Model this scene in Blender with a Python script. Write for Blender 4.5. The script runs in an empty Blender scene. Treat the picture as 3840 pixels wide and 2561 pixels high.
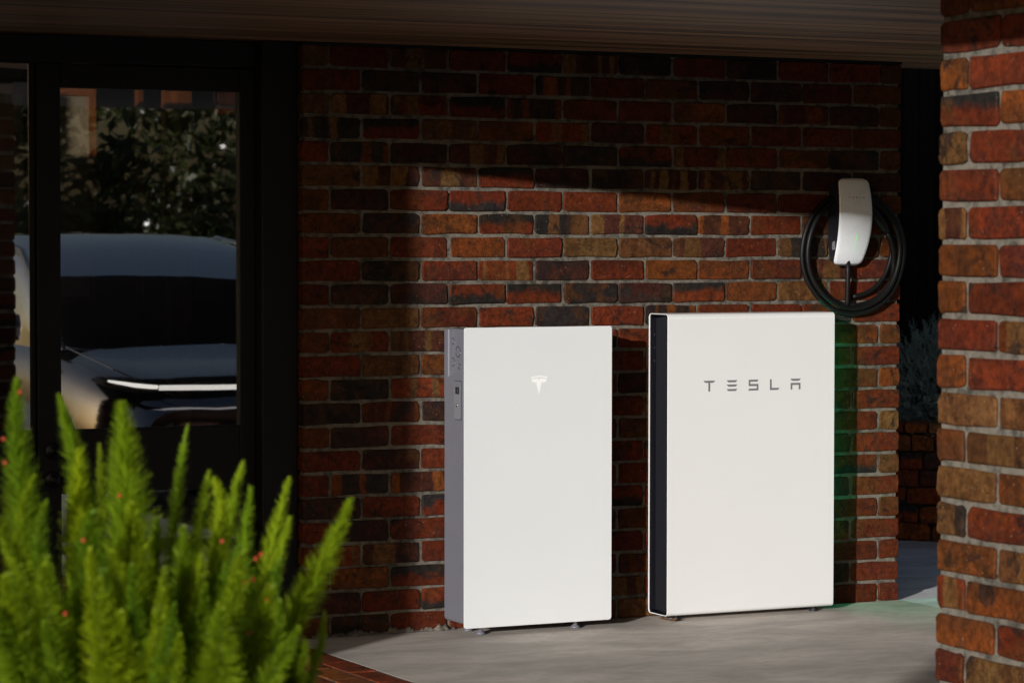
import bpy, bmesh, math, random
import numpy as np
from mathutils import Vector, Matrix, Euler
random.seed(7); rng = np.random.default_rng(7)
SC = bpy.context.scene
COL = SC.collection
R = math.radians

# ------------------------------------------------------------------ camera
F_PX, PITCH, ROLL, YAW = 10672.236, 0.035, -0.0012, 0.4625
CAM = Vector((-3.9167, -9.5518, 1.4424))
W0, H0 = 3840.0, 2561.0
FW = Vector((math.sin(YAW)*math.cos(PITCH), math.cos(YAW)*math.cos(PITCH), -math.sin(PITCH)))
RT = Vector((math.cos(YAW), -math.sin(YAW), 0)); UP = RT.cross(FW)
cr, sr = math.cos(ROLL), math.sin(ROLL)
rt2 = RT*cr - UP*sr; up2 = RT*sr + UP*cr
cd = bpy.data.cameras.new('camera'); cam = bpy.data.objects.new('camera', cd); COL.objects.link(cam)
M = Matrix.Identity(4)
for i in range(3):
    M[i][0] = rt2[i]; M[i][1] = up2[i]; M[i][2] = -FW[i]; M[i][3] = CAM[i]
cam.matrix_world = M
cd.sensor_width = 36; cd.lens = 36*F_PX/W0; cd.clip_end = 3000; cd.clip_start = .05
cd.dof.use_dof = True; cd.dof.focus_distance = 10.25; cd.dof.aperture_fstop = 7.1; cd.dof.aperture_blades = 9
SC.camera = cam
# ------------------------------------------------------------------ light
SUN_AZ, SUN_EL = 52.0, 11.5       # degrees left of the wall's normal, above the horizon
wd = bpy.data.worlds.new('World'); SC.world = wd; wd.use_nodes = True
nt = wd.node_tree; bg = nt.nodes['Background']
sky = nt.nodes.new('ShaderNodeTexSky'); sky.sky_type = 'NISHITA'; sky.sun_disc = False
sky.sun_elevation = R(SUN_EL); sky.sun_rotation = R(180+SUN_AZ); sky.altitude = 50; sky.dust_density = 4; sky.air_density = 1
nt.links.new(sky.outputs[0], bg.inputs[0]); bg.inputs[1].default_value = .05
sl = bpy.data.lights.new('sun', 'SUN'); sl.energy = 4.15; sl.angle = R(.6); sl.color = (1, .992, .975)
sun = bpy.data.objects.new('sun', sl); COL.objects.link(sun)
to_sun = Vector((-math.sin(R(SUN_AZ))*math.cos(R(SUN_EL)), -math.cos(R(SUN_AZ))*math.cos(R(SUN_EL)), math.sin(R(SUN_EL))))
sun.rotation_euler = to_sun.to_track_quat('Z', 'Y').to_euler(); sun.location = (-12, -10, 8)
vs = SC.view_settings; vs.view_transform = 'Standard'; vs.look = 'None'; vs.exposure = 0; vs.gamma = 1; vs.use_curve_mapping = False
SC.render.engine = 'CYCLES'
TX, TZ = math.tan(R(SUN_AZ)), math.tan(R(SUN_EL))/math.cos(R(SUN_AZ))

def pix(u, v, t):           # point at depth t on the ray of photo pixel (2351-px-wide numbering)
    X = (u*W0/2351 - W0/2)/F_PX; Y = -(v*W0/2351 - H0/2)/F_PX
    return CAM + (FW + rt2*X + up2*Y)*t
def on_sun(xw, zw, d):      # the point d metres out on the sun ray that reaches the wall at xw, zw
    return Vector((xw - TX*d, -d, zw + TZ*d))

# ------------------------------------------------------------------ helpers
def link(o, parent=None):
    COL.objects.link(o)
    if parent: o.parent = parent
    return o
def meshobj(name, me, mat=None, parent=None):
    o = bpy.data.objects.new(name, me)
    if mat and not me.materials: me.materials.append(mat)
    return link(o, parent)
def bmobj(name, bm, mat, parent=None, smooth=False):
    me = bpy.data.meshes.new(name); bmesh.ops.recalc_face_normals(bm, faces=bm.faces[:]); bm.to_mesh(me); bm.free()
    if smooth:
        me.shade_smooth()
    return meshobj(name, me, mat, parent)
def empty(name, loc=(0, 0, 0), rz=0):
    o = bpy.data.objects.new(name, None); o.location = loc; o.rotation_euler = (0, 0, rz); o.empty_display_size = .1
    return link(o)
def tag(o, label, cat, group=None):
    o['label'] = label; o['category'] = cat
    if group: o['group'] = group
    return o
def structure(o): o['kind'] = 'structure'; return o
def box(bm, a, b, bevel=0, seg=1):
    a = Vector(a); b = Vector(b)
    g = bmesh.ops.create_cube(bm, size=1, matrix=Matrix.Translation((a+b)/2) @ Matrix.Diagonal((*(b-a), 1)))
    if bevel:
        es = list({e for v in g['verts'] for e in v.link_edges})
        bmesh.ops.bevel(bm, geom=es, offset=bevel, segments=seg, profile=.5, affect='EDGES')
def boxobj(name, a, b, mat, parent=None, bevel=0, seg=1):
    bm = bmesh.new(); box(bm, a, b, bevel, seg); return bmobj(name, bm, mat, parent)
def prism(bm, pts, axis, lo, hi):
    # pts: 2D polygon; extruded along axis ('x','y','z') from lo to hi
    def P(p, h):
        return {'x': (h, p[0], p[1]), 'y': (p[0], h, p[1]), 'z': (p[0], p[1], h)}[axis]
    a = [bm.verts.new(P(p, lo)) for p in pts]; b = [bm.verts.new(P(p, hi)) for p in pts]
    bm.faces.new(a); bm.faces.new(b[::-1]); n = len(pts)
    for i in range(n): bm.faces.new((a[i], a[(i+1) % n], b[(i+1) % n], b[i]))
def rrect(x0, x1, y0, y1, r, n=5):
    out = []
    for cx, cy, a0 in ((x1-r, y1-r, 0), (x0+r, y1-r, 90), (x0+r, y0+r, 180), (x1-r, y0+r, 270)):
        for k in range(n+1):
            a = R(a0+90*k/n); out.append((cx+r*math.cos(a), cy+r*math.sin(a)))
    return out
def tube(bm, pts, rad, n=8, caps=True):
    pts = [Vector(p) for p in pts]; rings = []
    rads = rad if hasattr(rad, '__len__') else [rad]*len(pts)
    prev = None
    for i, p in enumerate(pts):
        t = (pts[min(i+1, len(pts)-1)]-pts[max(i-1, 0)]).normalized()
        if prev is None:
            a = t.orthogonal().normalized()
        else:
            a = (prev - t*prev.dot(t)).normalized()
        prev = a; b = t.cross(a)
        rings.append([bm.verts.new(p+(a*math.cos(2*math.pi*k/n)+b*math.sin(2*math.pi*k/n))*rads[i]) for k in range(n)])
    for r0, r1 in zip(rings, rings[1:]):
        for k in range(n): bm.faces.new((r0[k], r0[(k+1) % n], r1[(k+1) % n], r1[k]))
    if caps: bm.faces.new(rings[0][::-1]); bm.faces.new(rings[-1])
def lathe(bm, prof, c=(0, 0, 0), n=20):
    rings = [[bm.verts.new((c[0]+r*math.cos(2*math.pi*k/n), c[1]+r*math.sin(2*math.pi*k/n), c[2]+z)) for k in range(n)] for r, z in prof]
    for r0, r1 in zip(rings, rings[1:]):
        for k in range(n): bm.faces.new((r0[k], r0[(k+1) % n], r1[(k+1) % n], r1[k]))
    bm.faces.new(rings[0][::-1]); bm.faces.new(rings[-1])
def soup(name, V, F, mat, parent=None):
    me = bpy.data.meshes.new(name); V = np.asarray(V, np.float32); F = np.asarray(F, np.int32)
    k = F.shape[1]
    me.vertices.add(len(V)); me.vertices.foreach_set('co', V.ravel())
    me.loops.add(F.size); me.loops.foreach_set('vertex_index', F.ravel())
    me.polygons.add(len(F)); me.polygons.foreach_set('loop_start', np.arange(0, F.size, k, dtype=np.int32))
    me.update(calc_edges=True); return meshobj(name, me, mat, parent)

# ------------------------------------------------------------------ materials
class N:
    def __init__(s, name):
        s.m = bpy.data.materials.new(name); s.m.use_nodes = True; s.t = s.m.node_tree
        s.b = s.t.nodes['Principled BSDF']
    def n(s, typ, **kw):
        nd = s.t.nodes.new('ShaderNode'+typ)
        for k, v in kw.items():
            if k.startswith('i_'):
                nd.inputs[int(k[2:]) if k[2:].isdigit() else k[2:].replace('_', ' ')].default_value = v
            else: setattr(nd, k, v)
        return nd
    def l(s, a, b): s.t.links.new(a, b)
    def math(s, op, a, b=None, c=None, clamp=False):
        nd = s.n('Math', operation=op); nd.use_clamp = clamp
        for i, x in enumerate((a, b, c)):
            if x is None: continue
            if isinstance(x, (int, float)): nd.inputs[i].default_value = x
            else: s.l(x, nd.inputs[i])
        return nd.outputs[0]
    def ramp(s, x, lo, hi):
        nd = s.n('MapRange', interpolation_type='SMOOTHSTEP'); s.l(x, nd.inputs[0])
        nd.inputs[1].default_value = lo; nd.inputs[2].default_value = hi; return nd.outputs[0]
    def mix(s, f, a, b, mode='MIX'):
        nd = s.n('Mix', data_type='RGBA', blend_type=mode); nd.clamp_factor = True
        for x, i in ((f, 0), (a, 6), (b, 7)):
            if isinstance(x, (int, float)): nd.inputs[i].default_value = x
            elif isinstance(x, tuple): nd.inputs[i].default_value = (*x, 1) if len(x) == 3 else x
            else: s.l(x, nd.inputs[i])
        return nd.outputs[2]
    def coord(s, which='Object', scale=None, rand=False):
        c = s.n('TexCoord').outputs[which]
        if rand:
            oi = s.n('ObjectInfo'); v = s.n('VectorMath', operation='ADD'); s.l(c, v.inputs[0])
            s.l(s.math('MULTIPLY', oi.outputs['Random'], 57.0), v.inputs[1]); c = v.outputs[0]
        if scale:
            mp = s.n('Mapping'); s.l(c, mp.inputs[0]); mp.inputs['Scale'].default_value = scale; c = mp.outputs[0]
        return c
    def noise(s, vec, scale, detail=3, rough=.55, dist=0):
        nd = s.n('TexNoise'); s.l(vec, nd.inputs['Vector']); nd.inputs['Scale'].default_value = scale
        nd.inputs['Detail'].default_value = detail; nd.inputs['Roughness'].default_value = rough; nd.inputs['Distortion'].default_value = dist
        return nd.outputs['Fac']
    def bump(s, h, strength, dist=.002, nrm=None):
        nd = s.n('Bump'); nd.inputs['Strength'].default_value = strength; nd.inputs['Distance'].default_value = dist
        s.l(h, nd.inputs['Height'])
        if nrm: s.l(nrm, nd.inputs['Normal'])
        s.l(nd.outputs[0], s.b.inputs['Normal']); return nd.outputs[0]
    def base(s, c):
        if isinstance(c, tuple): s.b.inputs['Base Color'].default_value = (*c, 1)
        else: s.l(c, s.b.inputs['Base Color'])
    def set(s, **kw):
        for k, v in kw.items():
            i = s.b.inputs[k.replace('_', ' ')]
            if hasattr(v, 'node'): s.l(v, i)
            else: i.default_value = v
        return s

def plain(name, col, rough=.5, metal=0, var=.12, bump=0, bscale=200, scale=6, **kw):
    m = N(name); c = m.coord(rand=True)
    n = m.noise(c, scale, 4)
    lo = tuple(x*(1-var) for x in col); hi = tuple(min(1, x*(1+var)) for x in col)
    m.base(m.mix(n, lo, hi)); m.set(Metallic=metal, **kw)
    rn = m.n('MapRange'); m.l(m.noise(c, scale*3, 3), rn.inputs[0]); rn.inputs[3].default_value = rough*.85; rn.inputs[4].default_value = min(1, rough*1.15)
    m.set(Roughness=rn.outputs[0])
    if bump: m.bump(m.noise(c, bscale, 2), bump, .001)
    return m.m

def brick_material():
    m = N('clinker_brick'); c = m.coord(rand=True); o = m.coord()
    oi = m.n('ObjectInfo')
    a2 = m.n('Attribute', attribute_type='OBJECT', attribute_name='c2')
    am = m.n('Attribute', attribute_type='OBJECT', attribute_name='mm')
    sp = m.n('SeparateXYZ'); m.l(am.outputs['Vector'], sp.inputs[0])
    so = m.n('SeparateXYZ'); m.l(o, so.inputs[0])
    sc = m.n('SeparateXYZ'); m.l(c, sc.inputs[0])
    big = m.noise(c, 11, 4, .6, .4); fine = m.noise(c, 60, 5, .65)
    blotch = m.ramp(m.math('ADD', big, m.math('MULTIPLY', fine, .25)), .58, .72)
    # bands left where the bricks were stacked in the kiln
    n1 = m.n('TexNoise', noise_dimensions='1D'); n1.inputs['Scale'].default_value = 1; n1.inputs['Detail'].default_value = 1
    ax = m.math('ADD', sc.outputs[0], sc.outputs[1])
    m.l(m.math('ADD', m.math('MULTIPLY', ax, 11), m.math('MULTIPLY', big, .5)), n1.inputs['W'])
    stripe = m.ramp(m.math('ADD', n1.outputs['Fac'], m.math('MULTIPLY', fine, .06)), .53, .57)
    sgn = m.math('SUBTRACT', m.math('MULTIPLY', m.math('GREATER_THAN', oi.outputs['Random'], .5), 2), 1)
    flash = m.ramp(m.math('ADD', m.math('MULTIPLY', m.math('MULTIPLY', so.outputs[2], sgn), 14), m.math('ADD', m.math('MULTIPLY', big, 1.3), m.math('MULTIPLY', fine, .3))), .65, 1.05)
    mask = m.math('MAXIMUM', m.math('MAXIMUM', m.math('MULTIPLY', sp.outputs[0], blotch), m.math('MULTIPLY', sp.outputs[1], stripe)), m.math('MULTIPLY', sp.outputs[2], flash))
    col = m.mix(mask, oi.outputs['Color'], a2.outputs['Color'])
    # soot, tone drift, pits and pale grit
    soot = m.ramp(m.noise(c, 8, 6, .7, 1.0), .565, .635)
    col = m.mix(m.math('MULTIPLY', soot, .8), col, (.014, .011, .010))
    col = m.mix(m.math('MULTIPLY', m.ramp(m.noise(c, 7, 3, .6), .5, .75), .55), col, (.085, .034, .009))
    col = m.mix(m.math('MULTIPLY', m.ramp(fine, .42, .70), .5), col, m.mix(.75, col, (.02, .008, .006)))
    v = m.n('TexVoronoi'); m.l(c, v.inputs['Vector']); v.inputs['Scale'].default_value = 95
    gate = m.ramp(m.noise(c, 25, 2), .5, .62)
    sepv = m.n('SeparateColor'); m.l(v.outputs['Color'], sepv.inputs[0])
    grit = m.math('MULTIPLY', m.math('LESS_THAN', v.outputs['Distance'], .16), m.math('MULTIPLY', m.math('GREATER_THAN', sepv.outputs[0], .72), gate))
    col = m.mix(m.math('MULTIPLY', grit, .7), col, (.30, .22, .15))
    pit = m.math('MULTIPLY', m.math('LESS_THAN', v.outputs['Distance'], .22), m.math('LESS_THAN', sepv.outputs[0], .12))
    col = m.mix(m.math('MULTIPLY', pit, .8), col, (.012, .01, .01))
    grain = m.noise(c, 42, 6, .75)
    gr = m.n('MapRange'); m.l(grain, gr.inputs[0]); gr.inputs[1].default_value = .3; gr.inputs[2].default_value = .7; gr.inputs[3].default_value = .45; gr.inputs[4].default_value = 1.5
    cmb = m.n('CombineColor'); [m.l(gr.outputs[0], cmb.inputs[q]) for q in range(3)]
    col = m.mix(1.0, col, cmb.outputs[0], 'MULTIPLY')
    m.base(col); m.set(Roughness=.7, Specular_IOR_Level=.12)
    crack = m.ramp(m.math('ABSOLUTE', m.math('SUBTRACT', m.noise(c, 9, 3, .6, 1.5), .5)), 0, .012)
    h = m.math('ADD', m.math('MULTIPLY', fine, .8), m.math('ADD', m.math('MULTIPLY', big, 1.2), m.math('MULTIPLY', pit, -1.0)))
    h = m.math('ADD', h, m.math('MULTIPLY', m.math('MULTIPLY', crack, m.ramp(m.noise(c, 4, 1), .45, .6)), .5))
    m.bump(h, .75, .004)
    return m.m
def mortar_material(name='mortar', col=(.120, .105, .084)):
    m = N(name); c = m.coord()
    n = m.noise(c, 35, 5, .7); g = m.noise(c, 260, 3, .6)
    dk = tuple(x*.30 for x in col); lt = tuple(x*1.5 for x in col)
    big = m.noise(c, 3.5, 4, .6)
    col2 = m.mix(m.ramp(m.math('ADD', m.math('MULTIPLY', n, .6), m.math('MULTIPLY', big, .4)), .36, .58), dk, lt)
    col2 = m.mix(m.math('MULTIPLY', m.ramp(g, .5, .75), .45), col2, tuple(x*.4 for x in col))
    m.base(col2); m.set(Roughness=.95)
    m.bump(m.math('ADD', n, m.math('MULTIPLY', g, .5)), .9, .006)
    return m.m
def concrete_material(name, col, blue=0):
    m = N(name); c = m.coord()
    big = m.noise(m.coord(scale=(.7, 1.3, 1)), 2.6, 6, .65, .5)
    mid = m.noise(m.coord(scale=(.6, 1.5, 1)), 16, 6, .75, .5); fine = m.noise(c, 190, 3, .6)
    a = tuple(x*.66 for x in col); b = tuple(min(1, x*1.12) for x in col)
    cc = m.mix(m.ramp(big, .28, .72), a, b)
    cc = m.mix(m.math('MULTIPLY', m.ramp(mid, .48, .64), .42), cc, tuple(x*.62 for x in col))
    cc = m.mix(m.math('MULTIPLY', m.ramp(fine, .6, .8), .35), cc, tuple(x*.45 for x in col))
    v = m.n('TexVoronoi'); m.l(m.coord(scale=(.6, 1.5, 1)), v.inputs['Vector']); v.inputs['Scale'].default_value = 16
    sv = m.n('SeparateColor'); m.l(v.outputs['Color'], sv.inputs[0])
    spot = m.math('MULTIPLY', m.math('LESS_THAN', v.outputs['Distance'], .075), m.math('GREATER_THAN', sv.outputs[0], .6))
    cc = m.mix(m.math('MULTIPLY', spot, .6), cc, tuple(x*.25 for x in col))
    m.base(cc); m.set(Roughness=.72, Specular_IOR_Level=.4)
    m.bump(m.math('ADD', m.math('MULTIPLY', mid, 1.0), m.math('MULTIPLY', fine, .35)), .35, .004)
    return m.m
def timber_material(name, c0, c1, scale, rough=.4, coat=0, bump=.15):
    m = N(name); c = m.coord(scale=scale)
    a = m.noise(c, 1.0, 3, .6); b = m.noise(c, 4.0, 3, .6); d = m.noise(c, 13, 2, .6)
    s = m.math('ADD', m.math('MULTIPLY', a, .5), m.math('ADD', m.math('MULTIPLY', b, .3), m.math('MULTIPLY', d, .2)))
    col = m.mix(m.ramp(s, .43, .57), c0, c1)
    col = m.mix(m.math('MULTIPLY', m.ramp(d, .60, .72), .5), col, tuple(min(1, x*1.9) for x in c1))
    m.base(col); m.set(Roughness=rough, Coat_Weight=coat, Coat_Roughness=.25)
    m.bump(s, bump, .002); return m.m
def glass_material(name, refl, tint):
    m = N(name); t = m.t; t.nodes.remove(m.b)
    tr = m.n('BsdfTransparent'); tr.inputs[0].default_value = (*tint, 1)
    gl = m.n('BsdfGlossy'); gl.inputs['Roughness'].default_value = .012; gl.inputs[0].default_value = (.95, .97, 1, 1)
    bp = m.n('Bump'); bp.inputs['Strength'].default_value = .05; bp.inputs['Distance'].default_value = .004
    m.l(m.noise(m.coord(scale=(1, 1, .5)), 3.2, 2), bp.inputs['Height']); m.l(bp.outputs[0], gl.inputs['Normal'])
    fr = m.n('Fresnel'); fr.inputs[0].default_value = 1.5
    fac = m.math('ADD', m.math('MULTIPLY', fr.outputs[0], 1-refl), refl, clamp=True)
    mx = m.n('MixShader'); m.l(fac, mx.inputs[0]); m.l(tr.outputs[0], mx.inputs[1]); m.l(gl.outputs[0], mx.inputs[2])
    m.l(mx.outputs[0], t.nodes['Material Output'].inputs['Surface']); return m.m
def leaf_material(name, c0, c1, trans=.35, rough=.45):
    m = N(name); t = m.t
    oi = m.n('ObjectInfo'); g = m.n('NewGeometry'); c = m.coord(rand=True)
    f = m.math('ADD', m.math('MULTIPLY', oi.outputs['Random'], .62), m.math('ADD', m.math('MULTIPLY', g.outputs['Random Per Island'], .3), m.math('MULTIPLY', m.noise(c, 9, 2), .18)))
    col = m.mix(f, c0, c1); m.base(col); m.set(Roughness=rough, Specular_IOR_Level=.3)
    ts = m.n('BsdfTranslucent'); m.l(m.mix(.5, col, tuple(min(1, x*1.6) for x in c1)), ts.inputs[0])
    mx = m.n('MixShader'); mx.inputs[0].default_value = trans
    m.l(m.b.outputs[0], mx.inputs[1]); m.l(ts.outputs[0], mx.inputs[2]); m.l(mx.outputs[0], t.nodes['Material Output'].inputs['Surface'])
    return m.m
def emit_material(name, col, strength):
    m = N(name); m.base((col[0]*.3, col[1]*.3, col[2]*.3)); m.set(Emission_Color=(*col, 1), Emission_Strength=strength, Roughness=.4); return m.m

BRICK = brick_material(); MORTAR = mortar_material()
DARKMORTAR = mortar_material('dark_joint', (.035, .03, .028))
CONCRETE = concrete_material('concrete', (.56, .50, .445)); CONCRETE2 = concrete_material('rear_concrete', (.78, .77, .78))
DRIVE = concrete_material('driveway_concrete', (.30, .28, .26))
CEILING = timber_material('ceiling_timber', (.06, .028, .013), (.29, .155, .08), (.10, 7, 7), .55, 0, .5)
BLACKFRAME = plain('black_painted_timber', (.007, .0065, .0072), .55, var=.3, bump=.12, bscale=60, scale=14, Specular_IOR_Level=.3)
BLACKMETAL = plain('black_metal', (.012, .012, .014), .4, .3)
GLASS = glass_material('door_glass', .48, (.80, .74, .66))
WHITEGLASS = plain('white_backed_glass', (.77, .785, .795), .10, var=.012, Coat_Weight=.6, Coat_Roughness=.05)
WHITEPAINT = plain('white_powder_coat', (.765, .768, .768), .42, var=.015, bump=.04, bscale=900)
GREYPAINT = plain('grey_powder_coat', (.142, .142, .168), .38, var=.05, bump=.08, bscale=1200)
LINEDARK = plain('dark_groove', (.02, .02, .024), .6)
STEEL = plain('brushed_steel', (.55, .55, .57), .28, 1)
BLACKPLASTIC = plain('black_plastic', (.012, .012, .016), .42, var=.2)
FINBLACK = plain('fin_black', (.005, .005, .008), .6, var=.2, Specular_IOR_Level=.1)
RUBBER = plain('black_rubber', (.006, .006, .006), .5, var=.25, Specular_IOR_Level=.25)
GREYPRINT = plain('grey_lettering', (.17, .17, .185), .5)
WHITEPRINT = plain('white_emblem', (.98, .98, .98), .4, var=.01)
CHARGERWHITE = plain('charger_white', (.80, .81, .84), .28, var=.02)

PAL = dict(r=(.105, .0190, .0058), d=(.017, .0148, .0132), p=(.048, .0145, .0095), o=(.128, .034, .0072), y=(.115, .054, .0175), b=(.062, .0225, .0080))
def brick_code(k):
    """colour 1, colour 2, how they mix (blotches, bands, flash)"""
    def j(c, a=.24):
        k_ = 1+random.uniform(-a, a); return tuple(max(.004, x*k_*(1+random.uniform(-.07, .07))) for x in c)
    if k == 'r': return j(PAL['r']), j(PAL['p']), (random.uniform(.2, .8), 0, random.choice((0, 0, .4)))
    if k == 'd': return j(PAL['d']), j(PAL['b']), (.7, 0, 0)
    if k == 'p': return j(PAL['p']), j(PAL['d']), (.8, 0, .5)
    if k == 'o': return j(PAL['o']), j(PAL['b']), (.8, 0, random.choice((0, .6)))
    if k == 'y': return j(PAL['y']), j(PAL['b']), (.5, random.choice((0, .7)), 0)
    if k == 'b': return j(PAL['b']), j(PAL['o']), (.6, 0, .3)
    if k == 'k': return j(PAL['r']), j(PAL['d']), (.2, 0, 1)
    if k == 's': return j(PAL[random.choice('rpprd')]), j(PAL[random.choice('yyoy')]), (.1, .95, 0)
def rand_code(): return random.choice('rrrrrppkkssdboybr')
def brick_meshes(l, d, h, n=7, jit=.0016, bev=.0045, name='brick'):
    """low-poly worn brick: uneven rounded outline, softened arrises front and back"""
    out = []
    for i in range(n):
        bm = bmesh.new(); pts = []
        for sx, sz, a0 in ((1, 1, 0), (-1, 1, 90), (-1, -1, 180), (1, -1, 270)):
            r = bev*random.uniform(1.0, 2.4)
            for q in (0, 45, 90):
                a = R(a0+q); pts.append([sx*(l/2-r)+r*math.cos(a), sz*(h/2-r)+r*math.sin(a)])
            m = random.uniform(-.3, .3)      # one extra point along the next edge
            if sx*sz > 0: pts.append([m*l*sx*.9, sz*h/2])
            else: pts.append([sx*l/2, m*h*sz])
        for p in pts: p[0] += random.uniform(-jit, jit); p[1] += random.uniform(-jit, jit)
        e = bev*.55
        def ring(y, f):
            return [bm.verts.new((x-math.copysign(min(abs(x), f), x), y+random.uniform(-jit, jit)*.35, z-math.copysign(min(abs(z), f), z))) for x, z in pts]
        rs = [ring(-d/2, e), ring(-d/2+e*.8, 0), ring(d/2-e*.8, 0), ring(d/2, e)]
        k = len(pts)
        for A, B in zip(rs, rs[1:]):
            for q in range(k): bm.faces.new((A[q], A[(q+1) % k], B[(q+1) % k], B[q]))
        bm.faces.new(rs[0][::-1]); bm.faces.new(rs[-1])
        bmesh.ops.recalc_face_normals(bm, faces=bm.faces[:])
        me = bpy.data.meshes.new(name); bm.to_mesh(me); bm.free(); me.materials.append(BRICK); out.append(me)
    return out
CACHE = {}
def lay(parent, c, l, d, h, code, rot=0, gain=1, name='brick', jit=.0016, bev=.0045, tilt=.004, push=.002):
    key = (round(l, 2), round(d, 2), round(h, 3), jit)
    if key not in CACHE: CACHE[key] = brick_meshes(key[0], key[1], h, 8, jit, bev, name)
    o = bpy.data.objects.new(name, random.choice(CACHE[key])); link(o, parent)
    o.location = (c[0], c[1]+random.uniform(-push, push), c[2]); o.scale = (l/key[0], 1, random.uniform(.985, 1.01))
    o.rotation_euler = (random.uniform(-tilt, tilt)*.5, random.uniform(-tilt, tilt), rot+random.uniform(-tilt, tilt))
    c1, c2, mm = brick_code(code); c1 = tuple(x*gain for x in c1); c2 = tuple(x*gain for x in c2)
    o.color = (*c1, 1); o['c2'] = list(c2); o['mm'] = list(mm)
    return o

# ------------------------------------------------------------------ the setting: ground, slabs
G = plain('dry_lawn', (.06, .07, .025), .9, var=.4, scale=3, bump=.6, bscale=30)
bm = bmesh.new(); prism(bm, [(-400, -400), (400, -400), (400, 400), (-400, 400)], 'z', -.5, -.19); structure(bmobj('ground', bm, G))
LW = 2.590; HC = 2.164
structure(boxobj('driveway', (-6, -30, -.185), (9, -2.81, -.12), DRIVE))
bm = bmesh.new(); prism(bm, [(-.06, -2.8), (2.615, -2.8), (2.60, .14), (-.06, .14)], 'z', -.18, 0)
structure(bmobj('concrete_floor', bm, CONCRETE))
bm = bmesh.new(); prism(bm, [(2.622, -2.8), (9, -2.8), (9, 6), (-.5, 6), (-.5, .26), (2.607, .26)], 'z', -.18, -.002)
structure(bmobj('rear_path', bm, CONCRETE2))
# red brick paving left of the slab
pv = structure(boxobj('brick_paving', (-2.9, -2.8, -.18), (-.0602, .115, -.0008), MORTAR))
xs = -.068; row = 0
while xs > -1.75:
    yy = .105
    if row % 2:
        lay(pv, (xs-.055, yy-.054, -.0276), .103, .106, .06, 'r', gain=1.9, name='paver', tilt=.003, push=.001, bev=.003); yy -= .115
    while yy > -1.9:
        o = lay(pv, (xs-.055, yy-.115, -.0276), .103, .223, .06, random.choice('rrrbro'), gain=1.9, name='paver', tilt=.003, push=.001, bev=.003)
        o.location.z += random.uniform(-.001, .001); yy -= .233
    xs -= .113; row += 1
# ------------------------------------------------------------------ brick wall
CODES = {24: 'yrsrksdrdrrb', 23: 'rdprsrbdpro', 22: 'yssksrropspb', 21: 'skybspsorrr', 20: 'rspspdksrodb', 19: 'ysskpdssdpp',
         18: 'bprkrrorrrbb', 17: 'bdokssksrbrorr', 16: 'rbroryysrsbor', 15: 'rdrsproorsdr', 14: 'rdpkkdpkbyrr', 13: 'byrrdrsrrkr',
         12: 'bssr.....rob', 11: 'ryor......r', 10: 'odso.......o', 9: 'dspr......r', 8: 'oprr......ry', 7: 'rprs......r',
         6: 'rsso......ky', 5: 'prkd......r', 4: 'rprr......ro', 3: 'ssrr......r', 2: 'boko......rr', 1: 'prkr......r', 0: 'bdrr......rr'}
CODES[17] = 'bdokssksrbo'; CODES[16] = 'rbroryysrsbo'; CODES[15] = 'rdrsproorsr'; CODES[14] = 'rdpkkdpkbyrr'
PIT = .0866
wall = empty('brick_wall', (0, 0, 0)); tag(wall, 'mottled red clinker brick wall with pale mortar behind the white cabinets', 'wall')
bm = bmesh.new(); box(bm, (.009, .0075, 0), (LW-.011, .115, HC-.012))
bmesh.ops.subdivide_edges(bm, edges=bm.edges[:], cuts=3, use_grid_fill=True)
bmobj('mortar', bm, MORTAR, wall)
boxobj('wall_core', (.012, .116, 0), (LW-.012, .23, HC-.02), BRICK, wall)
for k in range(25):
    z0 = 0 if k == 0 else .079+PIT*(k-1); z1 = .079+PIT*k
    lo = z0+(.006 if k else .001); hi = min(z1-.006, HC-.008)
    J = ([0]+[.107+.2383*i for i in range(11)]+[LW]) if k % 2 == 0 else ([0]+[.232+.2365*i for i in range(10)]+[LW])
    cs = CODES[k].ljust(12, 'r')
    for i in range(len(J)-1):
        a = J[i]+(.0060 if i else 0)+random.uniform(-.003, .003)*(i > 0); b = J[i+1]-(.0060 if i < len(J)-2 else 0)
        code = cs[i] if cs[i] != '.' else rand_code()
        lay(wall, ((a+b)/2, .055, (lo+hi)/2+random.uniform(-.001, .001)), b-a, .11, .0755, code, push=.003, tilt=.008, jit=.0027, bev=.0055).scale.z = (hi-lo)/.0755*random.uniform(.975, 1.015)
# mortar smeared along the foot of the wall
V = []; Fc = []
n = 90
for i in range(n+1):
    x = .03+.58*i/n; s = (1+math.sin(x*37)+.8*math.sin(x*91+1))*.35
    hgt = max(.004, .018*s+random.uniform(0, .012)); out = max(.004, .018*s+random.uniform(0, .014))
    V += [(x, .004, .0), (x, .004, hgt+.004), (x, -out*.35, hgt*.6), (x, -out, .0015)]
for i in range(n):
    for q in range(3):
        a = i*4+q; Fc.append((a, a+4, a+5, a+1))
o = soup('mortar_smear', V, Fc, MORTAR, wall)

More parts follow.
